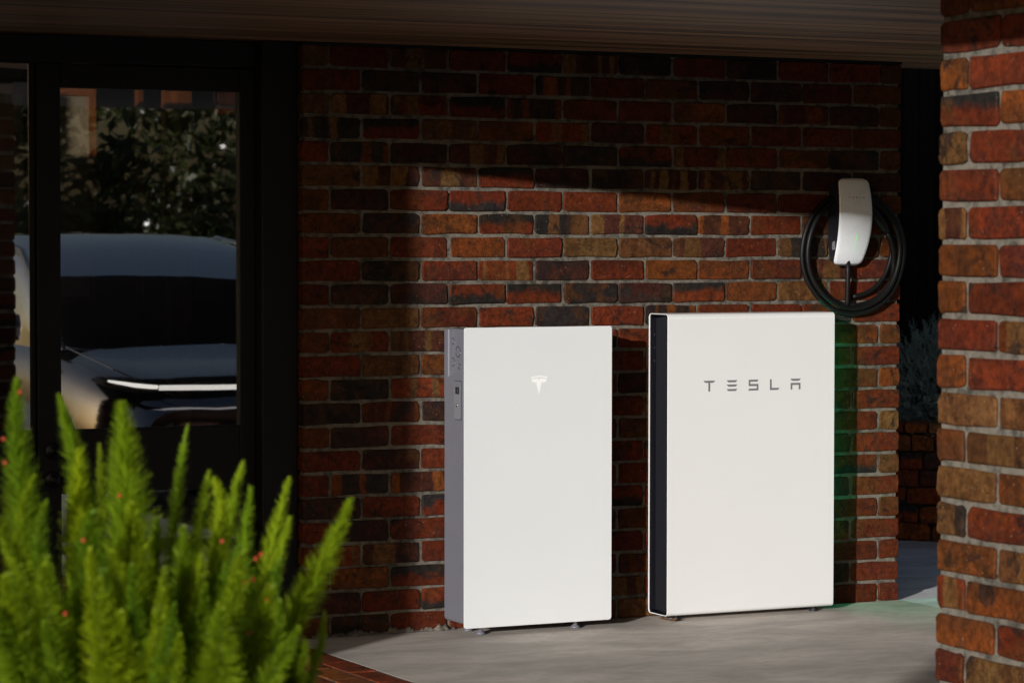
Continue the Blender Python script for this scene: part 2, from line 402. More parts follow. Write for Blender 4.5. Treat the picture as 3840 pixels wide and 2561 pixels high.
# ------------------------------------------------------------------ brick pier on the right
pier = empty('brick_pier', (-.028, -4.00, -.12)); tag(pier, 'freestanding brick pier of red and ochre bricks with wide joints', 'pier')
boxobj('mortar', (.008, -.466, 0), (.222, -.007, 2.29), MORTAR, pier)
PC = 'orroyrybrorbyrybrosrkbory'
for k in range(26):
    z = .045+.0868*k; h = .074
    if k % 2 == 0: runs = [(0, .107), (.119, .349), (.361, .474)]
    else: runs = [(0, .229), (.241, .474)]
    for f in (0, 1):
        for i, (a, b) in enumerate(runs):
            code = random.choice('rroobysyrkors') if f == 0 else rand_code()
            x = .0545 if f == 0 else .1755
            lay(pier, (x, -(a+b)/2, z), b-a, .109, h, code, R(90), bev=.007, jit=.003, push=.003, tilt=.012)
boxobj('pier_cap', (.004, -.47, 2.298), (.226, -.004, 2.344), CONCRETE, pier)

# ------------------------------------------------------------------ roof over the porch
WALLTOP = plain('dark_cladding', (.05, .045, .04), .8, var=.2)
roof = empty('porch_roof', (0, 0, HC)); tag(roof, 'low flat porch roof with brown streaky timber underside', 'roof')
eave = lambda x: -1.216-.5156*(x+1.475)-.07
poly = [(-2.9, eave(-2.9)), (3.6, eave(3.6)), (3.6, .33), (-2.9, .33)]
bm = bmesh.new(); prism(bm, poly, 'z', 0, .02); bmobj('soffit', bm, CEILING, roof)
bm = bmesh.new(); prism(bm, [(x*.99, y-.02 if y > 0 else y+.03) for x, y in poly], 'z', .021, .16); bmobj('roof_deck', bm, BLACKMETAL, roof)
boxobj('soffit_extension', (-6.5, -1.38, 0), (-2.901, .33, .02), CEILING, roof); boxobj('roof_deck', (-6.5, -1.36, .021), (-2.901, .31, .16), BLACKMETAL, roof)
boxobj('added_sun_block', (-.85, .02, .162), (3.5, .30, 1.9), WALLTOP, roof)  # unseen block added above the roof to keep the sun off the fence
boxobj('shadow_trim', (0, -.004, -.011), (LW, .10, -.001), BLACKFRAME, roof)

# flat carport roof carried by the pier, over the parked car
cp = empty('carport_roof', (1.2, -6.3, 2.225)); tag(cp, 'flat carport roof over the parked car resting on the brick pier', 'roof')
boxobj('soffit', (-2.5, .13, 0), (2.8, 2.42, .02), BLACKFRAME, cp)
boxobj('fascia', (-2.52, .11, .021), (2.82, 2.44, .20), BLACKMETAL, cp)
for px_, py_ in ((2.7, .25), (2.7, 2.2)): boxobj('post', (px_-.05, py_-.05, -2.345), (px_+.05, py_+.05, -.001), BLACKMETAL, cp, .004)

# solid wall added out of frame on the left; its corner shades the door
DARKRENDER = plain('dark_render', (.12, .10, .085), .85, var=.15, bump=.3, bscale=120)
e_ = on_sun(.45, 0, 3.6)
wg = empty('added_shade_wing', (e_.x, e_.y, -.19)); tag(wg, 'dark rendered wall added out of view to shade the door', 'house')
boxobj('front_wall', (-6.3-e_.x, .10-e_.y, 0), (-2.401-e_.x, .21-e_.y, 2.34), DARKRENDER, wg)
boxobj('shade_wall', (-4.5, 0, 0), (0, .25, 3.25), DARKRENDER, wg); boxobj('shade_wall_cap', (-4.52, -.03, 3.251), (.0, .28, 3.30), CONCRETE, wg, .004)

# ------------------------------------------------------------------ entry door and side window
YD = .12
def frame_part(name, x0, x1, z0, z1, y0, y1, parent, bevel=.003): return boxobj(name, (x0, y0, z0), (x1, y1, z1), BLACKFRAME, parent, bevel)
door = empty('entry_door', (0, 0, 0)); tag(door, 'black timber entry door with tall glass pane beside brick wall', 'door')
frame_part('stile', -.957, -.872, .03, 2.065, YD-.012, YD+.035, door)
frame_part('stile', -.201, -.142, .03, 2.065, YD-.012, YD+.035, door)
frame_part('top_rail', -.871, -.202, 1.981, 2.064, YD-.012, YD+.035, door)
frame_part('middle_rail', -.871, -.202, .552, .778, YD-.012, YD+.035, door)
frame_part('bottom_rail', -.871, -.202, .031, .20, YD-.012, YD+.035, door)
boxobj('pane', (-.873, YD+.008, .777), (-.2, YD+.014, 1.982), GLASS, door)
boxobj('pane', (-.873, YD+.008, .199), (-.2, YD+.014, .553), GLASS, door)
for z in (.705, .605):
    bm = bmesh.new(); lathe(bm, [(.030, 0), (.030, .004), (.024, .009), (.012, .010), (.011, .02), (.006, .021)], n=24)
    bmesh.ops.rotate(bm, verts=bm.verts, matrix=Matrix.Rotation(R(90), 3, 'X')); bmesh.ops.translate(bm, verts=bm.verts, vec=(-.905, YD-.0125, z))
    bmobj('lock_rose', bm, BLACKMETAL, door, True)
bm = bmesh.new(); tube(bm, [(-.905, YD-.034, .705), (-.885, YD-.05, .705), (-.80, YD-.052, .704)], [.008, .008, .006], 10); bmobj('handle', bm, BLACKMETAL, door, True)
dfr = empty('door_frame', (0, 0, 0)); tag(dfr, 'black door surround framing the glazed door under the porch ceiling', 'door frame')
frame_part('jamb', -.140, -.0035, 0, 2.1635, .042, YD+.09, dfr)  # set forward so its black covers the reveal bricks in place of shade
frame_part('head', -2.4, -.1405, 2.068, 2.163, YD-.02, YD+.09, dfr)
frame_part('mullion', -.979, -.959, 0, 2.067, YD+.003, YD+.08, dfr)
frame_part('threshold', -.958, -.141, 0, .029, YD-.03, YD+.08, dfr)
sw = empty('side_window', (0, 0, 0)); tag(sw, 'black framed side window left of the entry door', 'window')
frame_part('bottom_panel', -2.4, -.981, 0, .779, YD-.012, YD+.035, sw)
frame_part('top_bar', -2.4, -.981, 2.062, 2.067, YD-.012, YD+.035, sw)
frame_part('jamb', -2.4, -2.32, .78, 2.061, YD-.012, YD+.035, sw)
boxobj('pane', (-2.319, YD+.008, .778), (-.98, YD+.014, 2.063), GLASS, sw)
# the room behind the glass
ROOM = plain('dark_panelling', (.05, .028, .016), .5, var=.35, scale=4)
TIMB = timber_material('orange_timber', (.20, .065, .018), (.34, .12, .035), (6, 6, .5), .4, .1)
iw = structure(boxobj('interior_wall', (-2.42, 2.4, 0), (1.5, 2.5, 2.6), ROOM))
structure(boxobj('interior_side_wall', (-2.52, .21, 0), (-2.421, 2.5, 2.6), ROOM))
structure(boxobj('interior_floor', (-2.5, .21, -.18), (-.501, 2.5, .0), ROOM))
structure(boxobj('interior_ceiling', (-2.52, .331, 2.601), (1.6, 1.25, 2.7), ROOM))  # stops short; opening added at the back to let sky light in
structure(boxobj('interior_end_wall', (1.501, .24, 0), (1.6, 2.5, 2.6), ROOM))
def inr(u, v, y):           # photo pixel seen on an interior plane
    d = pix(u, v, 1)-CAM; return CAM+d*((y-CAM.y)/d.y)
YI = 1.3
for nm, u0, u1, lab in (('timber_post', 381, 441, 'wide orange timber post inside the room beside interior bricks'), ('timber_stud', 320, 331, 'thin orange timber strip inside the room behind door glass')):
    a = inr(u0, 600, YI); b = inr(u1, 600, YI)
    o = boxobj(nm, (a.x, YI, 0), (b.x, YI+.05, 2.6), TIMB); tag(o, lab, 'timber post')
a = inr(-240, 210, 1.9); b = inr(205, 680, 1.9)
fp = empty('framed_panel', ((a.x+b.x)/2, 1.9, b.z)); tag(fp, 'pale panel in orange timber frame on the wall inside the room', 'picture')
w_ = b.x-a.x; h_ = a.z-b.z
boxobj('pale_panel', (-w_/2, -.004, 0), (w_/2, .004, h_), plain('pale_blind', (.42, .36, .26), .7, var=.06), fp)
for nm, p0, p1 in (('frame_side', (w_/2, -.012, -.03), (w_/2+.03, .012, h_+.03)), ('frame_side', (-w_/2-.03, -.012, -.03), (-w_/2, .012, h_+.03)), ('frame_bottom', (-w_/2, -.012, -.03), (w_/2, .012, 0)), ('frame_top', (-w_/2, -.012, h_), (w_/2, .012, h_+.03))):
    boxobj(nm, p0, p1, TIMB, fp)
boxobj('backing_board', (-w_/2-.03, .0125, -b.z), (w_/2+.03, .03, h_+.03), ROOM, fp)
a = inr(441, 600, YI+.1)
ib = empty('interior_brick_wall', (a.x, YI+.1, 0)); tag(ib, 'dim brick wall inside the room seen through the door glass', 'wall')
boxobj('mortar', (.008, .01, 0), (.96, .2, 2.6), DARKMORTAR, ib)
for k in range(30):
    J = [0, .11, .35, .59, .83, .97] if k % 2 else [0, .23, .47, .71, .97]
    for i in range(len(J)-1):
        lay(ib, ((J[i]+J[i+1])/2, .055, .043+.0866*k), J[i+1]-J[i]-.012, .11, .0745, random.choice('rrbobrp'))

# ------------------------------------------------------------------ letters and emblem (flat print with a little thickness)
def word(bm, x0, z0, w, h, yf, th=.0008):
    """five block letters between x0 and x0+w on the front y = yf(x, z)"""
    k = w/1072
    def P(pts, xa, wd):
        pp = [(x0+(xa+px*wd)*k, z0+pz*h) for px, pz in pts]
        a = [bm.verts.new((x, yf(x, z), z)) for x, z in pp]; b = [bm.verts.new((x, yf(x, z)-th, z)) for x, z in pp]
        bm.faces.new(a[::-1]); bm.faces.new(b); n = len(pp)
        for i in range(n): bm.faces.new((a[i], a[(i+1) % n], b[(i+1) % n], b[i]))
    bar = lambda t: [(0, t), (.05, t-.09), (.14, t-.17), (.19, t-.19), (.81, t-.19), (.86, t-.17), (.95, t-.09), (1, t)]
    P([(0, 1), (.05, .91), (.14, .83), (.19, .81), (.42, .81), (.42, 0), (.57, 0), (.57, .81), (.81, .81), (.86, .83), (.95, .91), (1, 1)], 0, 125)
    for t in (1, .6, .19): P(bar(t), 253, 114)
    P([(1, 1), (.05, 1), (.05, .41), (.85, .41), (.85, .18), (.13, .18), (.05, .12), (0, 0), (1, 0), (1, .60), (.2, .60), (.2, .82), (.87, .82), (.95, .88)], 489, 111)
    P([(0, 1), (0, 0), (.86, 0), (.95, .08), (1, .19), (.17, .19), (.17, 1)], 729, 103)
    P(bar(1), 958, 113); P([(.02, .61), (.02, 0), (.18, 0), (.18, .42), (.84, .42), (.84, 0), (1, 0), (1, .61)], 958, 111)

# ------------------------------------------------------------------ slim cabinet with glass front
def cabinet_slim():
    x0, x1, yf, zb, w, h = .550, 1.159, -.208, .030, .609, 1.099
    t = empty('battery_cabinet', (x0+w/2, -.11, 0)); tag(t, 'slim white glass fronted battery cabinet with emblem and grey sides', 'battery')
    ox, oy = x0+w/2, -.11
    L = lambda x, y, z: (x-ox, y-oy, z)
    xl, xr = x0+.004, x1-.004; zt = zb+h-.006; zs = .950   # zs: shoulder of the recessed top corner
    bm = bmesh.new()
    box(bm, L(xl, -.198, zb+.012), L(xr, -.016, zs), .012, 3)
    box(bm, L(xl+.016, -.1975, zs-.05), L(xr-.016, -.02, zt), .006, 2)
    box(bm, L(xl+.0004, -.058, zs-.09), L(xl+.05, -.016, zt-.0008), .008, 3)
    box(bm, L(xr-.05, -.058, zs-.09), L(xr-.0004, -.016, zt-.0008), .008, 3)
    for s, xa in ((1, xl), (-1, xr)):       # sloped shoulder
        pts = [(L(xa+s*.001, 0, 0)[0], zs-.006), (L(xa+s*.018, 0, 0)[0], zs+.022), (L(xa+s*.03, 0, 0)[0], zs+.022), (L(xa+s*.03, 0, 0)[0], zs-.006)]
        prism(bm, pts, 'y', -.1965-oy, -.03-oy)
    bmobj('chassis', bm, GREYPAINT, t)
    bm = bmesh.new(); prism(bm, [(x-ox, z) for x, z in rrect(x0, x1, zb, zb+h, .008, 6)], 'y', yf-oy, -.1995-oy)
    bmesh.ops.bevel(bm, geom=[e for e in bm.edges if abs(e.verts[0].co.y-e.verts[1].co.y) < 1e-6 and e.verts[0].co.y < yf-oy+1e-4], offset=.0016, segments=2, affect='EDGES')
    bmobj('cover_panel', bm, WHITEGLASS, t)
    # emblem
    c = inr(1238, 884, yf); cx, cz = c.x-ox, c.z; s = .0685
    ey = yf-oy-.0003
    bm = bmesh.new()
    def poly(pts): prism(bm, [(cx+x*s, cz+(z-.5)*s) for x, z in pts], 'y', ey-.0006, ey)
    top = [(-.5+i/12, .93+.07*math.cos((-.5+i/12)*math.pi)) for i in range(13)]
    low = [(-.47+.94*i/12, .86+.07*math.cos((-.47+.94*i/12)*math.pi)) for i in range(13)]
    poly(top+low[::-1])
    wing = [(-.455+.91*i/12, .80+.065*math.cos((-.455+.91*i/12)*math.pi)) for i in range(13)]
    poly(wing[:6]+[(-.09, .862), (0, .75), (.09, .862)]+wing[7:]+[(.40, .66), (.30, .665), (.22, .63), (.17, .69), (0, 0), (-.17, .69), (-.22, .63), (-.30, .665), (-.40, .66)])
    bmesh.ops.triangulate(bm, faces=[f for f in bm.faces if len(f.verts) > 4])
    bmobj('emblem', bm, WHITEPRINT, t)
    # knock-outs on the side
    xs = xl+.016-ox
    for yy, z, r in ((-.064, 1.076, .0125), (-.109, 1.038, .0208), (-.064, .999, .0165), (-.120, .985, .0102)):
        bm = bmesh.new()
        ring = lambda rr, xx: [bm.verts.new((xx, yy-oy+rr*math.cos(2*math.pi*k/28), z+rr*math.sin(2*math.pi*k/28))) for k in range(28)]
        A = ring(r, xs-.0006); B = ring(r-.0030, xs-.0006)
        for k in range(28): bm.faces.new((A[k], A[(k+1) % 28], B[(k+1) % 28], B[k]))
        ko = bmobj('knockout', bm, LINEDARK, t)
        for sg in (-1, 1):
            bm = bmesh.new(); box(bm, (xs-.0016, yy-oy+sg*r-.0022, z-.002+sg*.003), (xs+.001, yy-oy+sg*r+.0022, z+.002+sg*.003), .0006); bmobj('bridge_tab', bm, STEEL, ko)
    # switch plate
    xs = xl-ox
    bm = bmesh.new(); prism(bm, [(y-oy, z) for y, z in rrect(-.172, -.111, .790, .934, .007)], 'x', xs-.0008, xs+.004); sp = bmobj('switch_plate', bm, LINEDARK, t)
    bm = bmesh.new(); prism(bm, [(y-oy, z) for y, z in rrect(-.1695, -.1135, .7925, .9315, .006)], 'x', xs-.0030, xs-.0009); bmobj('plate_face', bm, plain('light_grey_plate', (.17, .17, .19), .45), sp)
    bm = bmesh.new(); box(bm, (xs-.0034, -.160-oy, .884), (xs+.003, -.124-oy, .912), .001); bmobj('switch_well', bm, LINEDARK, sp)
    bm = bmesh.new(); box(bm, (xs-.007, -.15-oy, .890), (xs-.0035, -.136-oy, .905), .0012); bmobj('switch', bm, BLACKPLASTIC, sp)
    bm = bmesh.new(); prism(bm, [(y-oy, z) for y, z in rrect(-.164, -.119, .915, .929, .003)], 'x', xs-.0045, xs-.0031); bmobj('switch_cover', bm, GREYPAINT, sp)
    def screw(y, z, r, x):
        bm = bmesh.new(); lathe(bm, [(r, 0), (r, .001), (r*.7, .0025), (r*.2, .003)], n=12)
        bmesh.ops.rotate(bm, verts=bm.verts, matrix=Matrix.Rotation(R(-90), 3, 'Y')); bmesh.ops.translate(bm, verts=bm.verts, vec=(x, y-oy, z)); bmobj('screw', bm, STEEL, t, True)
    screw(-.138, .843, .0060, xs-.0030); screw(-.194, .64, .004, xs+.0005); screw(-.194, .245, .004, xs+.0005); screw(-.194, .975, .004, xs+.0165)
    for fx in (x0+.085, x1-.13):
        for fy in (-.165, -.06):
            f = empty('foot', (fx-ox, fy-oy, 0)); f.parent = t
            bm = bmesh.new(); lathe(bm, [(.0185, .0005), (.0185, .006), (.013, .011), (.0085, .014), (.0085, .018)], n=20); bmobj('foot_pad', bm, GREYPAINT, f, True)
            bm = bmesh.new(); lathe(bm, [(.0065, .0165), (.0065, .05)], n=8); bmobj('bolt', bm, STEEL, f)
    return t
cabinet_slim()

# ------------------------------------------------------------------ wide cabinet with wrapped shell
def cabinet_wide():
    x0, w, h, zb, yf = 1.419, .7495, 1.150, .0195, -.172
    x1 = x0+w; yb = yf+.147; ox, oy = x0+w/2, (yf+yb)/2
    t = empty('home_battery', (ox, oy, 0)); tag(t, 'wide white wrapped metal battery cabinet with grey lettering and black finned side', 'battery')
    th = .0032; r = .016
    y0, y1 = yf-oy, yb-oy; hx = w/2
    bm = bmesh.new(); n = 6
    outer = rrect(y0, y1, zb, zb+h, r, n); inner = rrect(y0+th, y1-th, zb+th, zb+h-th, r-th, n)
    e = .0012
    rings = []
    for x, pts in ((-hx+e, outer), (hx-e, outer)):
        rings.append([bm.verts.new((x, p[0], p[1])) for p in pts])
    mid_l = [bm.verts.new((-hx, (p[0]+q[0])/2+(p[0]-q[0])*.2, (p[1]+q[1])/2+(p[1]-q[1])*.2)) for p, q in zip(outer, inner)]
    mid_r = [bm.verts.new((hx, (p[0]+q[0])/2+(p[0]-q[0])*.2, (p[1]+q[1])/2+(p[1]-q[1])*.2)) for p, q in zip(outer, inner)]
    in_l = [bm.verts.new((-hx+e, p[0], p[1])) for p in inner]; in_r = [bm.verts.new((hx-e, p[0], p[1])) for p in inner]
    seq = [in_l, mid_l, rings[0], rings[1], mid_r, in_r]; m_ = len(outer)
    for A, B in zip(seq, seq[1:]+seq[:1]):
        for k in range(m_): bm.faces.new((A[k], A[(k+1) % m_], B[(k+1) % m_], B[k]))
    sh = bmobj('shell', bm, WHITEPAINT, t)
    for p in sh.data.polygons: p.use_smooth = True
    sh.data.set_sharp_from_angle(angle=R(35))
    # fold line below the top curve
    boxobj('fold_line', (-hx+.002, y0-.0005, zb+h-.0175), (hx-.002, y0+.001, zb+h-.0163), WHITEPRINT, t)
    # finned sides: nested ridges running round the opening
    for sgn in (-1, 1):
        bm = bmesh.new()
        X = lambda d: sgn*(hx-d)
        prev = None; nr = 13
        for i in range(nr*2+1):
            ins = th+.0002+i*.0036; dep = .0045+(.0026 if i % 2 else 0)
            pts = rrect(y0+ins, y1-min(ins, th+.0002+i*.0007), zb+th+.0002+i*.0005, zb+h-th-.0002-i*.0005, max(.004, r-th-i*.0003), n)
            ringv = [bm.verts.new((X(dep), p[0], p[1])) for p in pts]
            if prev:
                for k in range(m_): bm.faces.new((prev[k], prev[(k+1) % m_], ringv[(k+1) % m_], ringv[k]))
            prev = ringv
        bm.faces.new(prev)
        fins = bmobj('side_fins', bm, FINBLACK, t)
        if sgn < 0:
            for z in (.985, 1.035, 1.085):
                boxobj('fin_bridge', (X(.0042), y1-.040, z), (X(.006), y1-.034, z+.008), plain('slot_edge', (.05, .05, .055), .5), fins)
    # light strip down the rear of the right edge
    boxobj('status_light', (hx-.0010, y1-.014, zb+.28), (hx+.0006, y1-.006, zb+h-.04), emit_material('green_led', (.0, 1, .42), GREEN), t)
    a = inr(1615, 884, yf); b = inr(1838, 884, yf)
    bm = bmesh.new(); zc = (a.z+b.z)/2; word(bm, a.x-ox, zc-.0206, b.x-a.x, .0415, lambda x, z: y0-.0002)
    bmobj('lettering', bm, GREYPRINT, t)
    for fx in (x0+.06, x1-.07):
        for fy in (yf+.035, yb-.035):
            bm = bmesh.new(); lathe(bm, [(.016, .0005), (.016, .010), (.010, .012), (.010, .024)], (fx-ox, fy-oy, 0), 16); bmobj('foot', bm, BLACKPLASTIC, t)
    boxobj('wall_bracket', (-.25, y1+.001, .3), (.25, -oy-.002, .9), BLACKMETAL, t)
    return t
GREEN = 95.0
cabinet_wide()

# ------------------------------------------------------------------ wall charger with coiled cable
def charger():
    cx, cz = 2.312, 1.522
    t = empty('wall_charger', (cx, 0, cz)); tag(t, 'pale curved wall charger with green light line above coiled black cable', 'charger')
    Hh = .345/2
    def prof(v):      # v -1 (bottom) .. 1 (top): stand-off from the wall
        return -(.108 - .034*(v-.18)**2*(1 if v > .18 else 1.35))
    def half(v): return .0775*(1-.10*max(0, v)**2.2-.16*max(0, -v)**2.2)
    nu, nv = 16, 34; bm = bmesh.new(); grid = []
    cr_ = .022
    for j in range(nv+1):
        v = -1+2*j/nv; z = v*Hh; hw = half(v)
        edge = Hh-abs(z)
        if edge < cr_: hw -= cr_-math.sqrt(max(0, cr_**2-(cr_-edge)**2))
        rowv = []
        for i in range(nu+1):
            u = -1+2*i/nu
            us = math.copysign(1-(1-abs(u))**1.5, u)
            crown = .006*(us**2)+.004*max(0, abs(us)-.9)/.1
            rowv.append(bm.verts.new((us*hw, prof(v)+crown+(.004*max(0, abs(v)-.94)/.06), z)))
        grid.append(rowv)
    for j in range(nv):
        for i in range(nu): bm.faces.new((grid[j][i], grid[j][i+1], grid[j+1][i+1], grid[j+1][i]))
    o = bmobj('faceplate', bm, CHARGERWHITE, t, True)
    so = o.modifiers.new('t', 'SOLIDIFY'); so.thickness = .006; so.offset = -1
    bm = bmesh.new()
    rb = []
    for j in range(13):
        v = -.92+1.84*j/12; z = v*Hh; hw = half(v)-.010
        rb.append([bm.verts.new(p) for p in ((-hw-.002, -.003, z*.97), (hw+.002, -.003, z*.97), (hw, prof(v)+.013, z), (-hw, prof(v)+.013, z))])
    for A, B in zip(rb, rb[1:]):
        for k in range(4): bm.faces.new((A[k], A[(k+1) % 4], B[(k+1) % 4], B[k]))
    bm.faces.new(rb[0][::-1]); bm.faces.new(rb[-1])
    bd = bmobj('body', bm, BLACKPLASTIC, t)
    boxobj('rating_label', (-half(-.5)+.0085, -.05, -.11), (-half(-.5)+.010, -.03, -.075), GREYPRINT, bd)
    surf = lambda x, z: prof(z/Hh)+.006*(x/half(z/Hh))**2
    bm = bmesh.new(); word(bm, -.0375, .0925, .075, .0065, lambda x, z: surf(x, z)-.0004); bmobj('lettering', bm, GREYPRINT, t)
    bm = bmesh.new(); n = 10; prev = None
    for i in range(n+1):
        z = -.045-.075*i/n; hw = .0010*(1-.6*i/n); x = .006-.002*i/n
        pr = [bm.verts.new((x-hw, surf(x, z)-.0006, z)), bm.verts.new((x+hw, surf(x, z)-.0006, z))]
        if prev: bm.faces.new((prev[0], prev[1], pr[1], pr[0]))
        prev = pr
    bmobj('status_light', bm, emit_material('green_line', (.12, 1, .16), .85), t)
    # cable: from the bottom of the body down, then round the coil
    C = Vector((2.347-cx, -.035, 1.405-cz)); P = []
    bm = bmesh.new(); tube(bm, [(-.002, -.046, -.15), (-.002, -.046, -.20), (0, -.042, -.26), (.004, -.034, -.315), (.006, -.030, -.345)], .0098, 10); bmobj('cable', bm, RUBBER, t, True)
    turns = [(.188, -.014, .012), (.213, -.022, .004), (.240, -.028, -.004), (.226, -.046, -.007), (.200, -.05, .006)]
    N_ = 56
    for k in range(0, int(3.55*N_)):
        tt = k/N_; q = tt/3.55*(len(turns)-1); i = min(int(q), len(turns)-2); f = q-i; f = f*f*(3-2*f)
        rr, yy, zz = (turns[i][c_]+(turns[i+1][c_]-turns[i][c_])*f for c_ in range(3))
        a = R(-88)+2*math.pi*tt
        P.append(Vector((C.x+rr*math.cos(a), yy-.003*math.sin(5*a), C.z+zz+rr*1.02*math.sin(a))))
    bm = bmesh.new(); tube(bm, P, .0098, 10); bmobj('cable', bm, RUBBER, t, True)
    # extra strand that runs up to the plug
    e = [(C.x+.19, -.03, C.z-.06), (C.x+.176, -.05, C.z+.0), (C.x+.155, -.058, C.z+.05), (C.x+.13, -.062, C.z+.085)]
    bm = bmesh.new(); tube(bm, [(C.x+.185, -.028, C.z-.12)]+e, .0108, 10); bmobj('cable', bm, RUBBER, t, True)
    bm = bmesh.new(); tube(bm, [(C.x+.137, -.062, C.z+.075), (C.x+.122, -.063, C.z+.095), (C.x+.09, -.062, C.z+.13), (C.x+.055, -.058, C.z+.165), (C.x+.03, -.055, C.z+.185)], [.012, .017, .0195, .0225, .021], 14)
    bmobj('plug_handle', bm, RUBBER, t, True)
    bm = bmesh.new(); box(bm, (-.035, -.034, -.335), (.045, -.003, -.322), .004); bmobj('cable_hook', bm, BLACKPLASTIC, t)
charger()

# dry leaf litter by the cabinet foot
LEAF = plain('dry_leaf', (.16, .075, .03), .8, var=.4, scale=40)
for i, (x, y, a, s, lab) in enumerate(((1.435, -.192, .4, .045, 'curled brown dry leaf under corner of the lettered white cabinet'), (1.425, -.135, 2.1, .035, 'small brown dry leaf against the wall foot beside lettered cabinet'))):
    bm = bmesh.new(); g = []
    for j in range(9):
        f = j/8; wd_ = .28*math.sin(math.pi*f)**.7+.01
        g.append([bm.verts.new(((f-.5)*s, u*wd_*s, .006+.12*s*abs(u)+.15*s*(f-.5)**2+random.uniform(-.001, .001))) for u in (-1, -.5, 0, .5, 1)])
    for A, B in zip(g, g[1:]):
        for k in range(4): bm.faces.new((A[k], A[k+1], B[k+1], B[k]))
    o = bmobj('dry_leaf', bm, LEAF); o.location = (x, y, 0); o.rotation_euler = (0, 0, a); tag(o, lab, 'leaf')
    o.modifiers.new('t', 'SOLIDIFY').thickness = .0006

# ------------------------------------------------------------------ behind: retaining wall, fence, shrub
A0 = Vector((3.896, 1.923, 0)); B0 = Vector((4.038, 1.787, 0)); dr = (B0-A0).normalized(); ang = math.atan2(dr.y, dr.x)
ret = empty('retaining_wall', A0-dr*.9, ang); tag(ret, 'low dark brick retaining wall with brick capping behind the wall end', 'wall')
boxobj('mortar', (0, .02, 0), (1.9, .2, .50), DARKMORTAR, ret)
for k in range(6):
    x = -(k % 2)*.06-.02; z = .042+.0865*k
    while x < 1.9:
        l = .105 if k >= 4 else random.choice((.23, .23, .11))
        lay(ret, (x+l/2, .055, z), l, .11, .078, random.choice('prrkopbr'), gain=3.2, jit=.004, bev=.008, push=.006, tilt=.02); x += l+.011
x = 0
while x < 1.9:
    lay(ret, (x+.055, .11, .545), .106, .23, .045, random.choice('royr'), gain=3.6, name='capping_brick', jit=.003, bev=.006, tilt=.01); x += .116
boxobj('soil', (0, .16, .3), (1.9, 2.55, .50), plain('dark_soil', (.02, .014, .01), .95, var=.5, scale=20, bump=.8, bscale=40), ret)
NAVY = plain('navy_steel', (.0022, .0025, .006), .85, 0, var=.2, Specular_IOR_Level=.15)
fen = empty('metal_fence', A0-dr*1.7+Vector((dr.y*-1, dr.x, 0))*2.7, ang); tag(fen, 'tall dark navy ribbed steel fence behind the garden shrub', 'fence')
for i in range(16):
    x = i*.2; bm = bmesh.new()
    pts = [(x, 0), (x+.02, -.03), (x+.05, -.03), (x+.07, 0), (x+.12, 0), (x+.13, -.012), (x+.15, -.012), (x+.16, 0), (x+.2, 0), (x+.2, .004), (x, .004)]
    prism(bm, pts, 'z', 0, 2.66); bmobj('panel', bm, NAVY, fen)
boxobj('top_rail', (0, -.045, 2.665), (3.2, .03, 2.715), NAVY, fen); boxobj('bottom_rail', (0, -.04, -.15), (3.2, .03, -.005), NAVY, fen)
def sprigs(n_s, rx, ry, rz, c, length, nleaf, leaf_l, leaf_w, up=.6):
    """many leafy sprigs over a mound: vertices and triangles"""
    V = []; F = []
    for _ in range(n_s):
        th = random.uniform(0, 2*math.pi); ph = math.acos(random.uniform(-.15, 1)); rr = random.uniform(.55, 1)
        d = Vector((math.sin(ph)*math.cos(th), math.sin(ph)*math.sin(th), math.cos(ph)))
        p = Vector(c)+Vector((d.x*rx, d.y*ry, d.z*rz))*rr
        ax = (d+Vector((random.gauss(0, .35), random.gauss(0, .35), up+random.gauss(0, .3)))).normalized()
        q = ax.orthogonal().normalized(); q2 = ax.cross(q)
        L = length*random.uniform(.6, 1.2)
        i0 = len(V); V += [p-q*.0012, p+q*.0012, p+ax*L]; F.append((i0, i0+1, i0+2))
        for k in range(nleaf):
            f = (k+random.random())/nleaf; a = random.uniform(0, 6.283)
            rd = q*math.cos(a)+q2*math.sin(a); b = p+ax*(L*f)
            tip = b+(rd*.8+ax*.6).normalized()*leaf_l*(1.1-.7*f)*random.uniform(.7, 1.2)
            sd = rd.cross(ax).normalized()*leaf_w
            i0 = len(V); V += [b-sd, b+sd, tip]; F.append((i0, i0+1, i0+2))
    return V, F
SILVER = leaf_material('silver_leaf', (.16, .21, .18), (.50, .56, .52), .2)
sc_ = A0+dr*.1+Vector((-dr.y, dr.x, 0))*.55
shr = empty('lavender_shrub', (sc_.x, sc_.y, .5)); tag(shr, 'silvery grey lavender shrub growing above the low retaining wall', 'shrub')
V, F = sprigs(1500, .52, .45, .44, (0, 0, .06), .11, 26, .026, .0022, .15); soup('foliage', V, F, SILVER, shr)
bm = bmesh.new()
for i in range(9):
    a = i*.7; tube(bm, [(0, 0, 0), (.1*math.cos(a), .1*math.sin(a), .2), (.3*math.cos(a), .25*math.sin(a), .42)], [.012, .008, .003], 6)
bmobj('stem', bm, plain('shrub_wood', (.06, .045, .03), .8), shr)

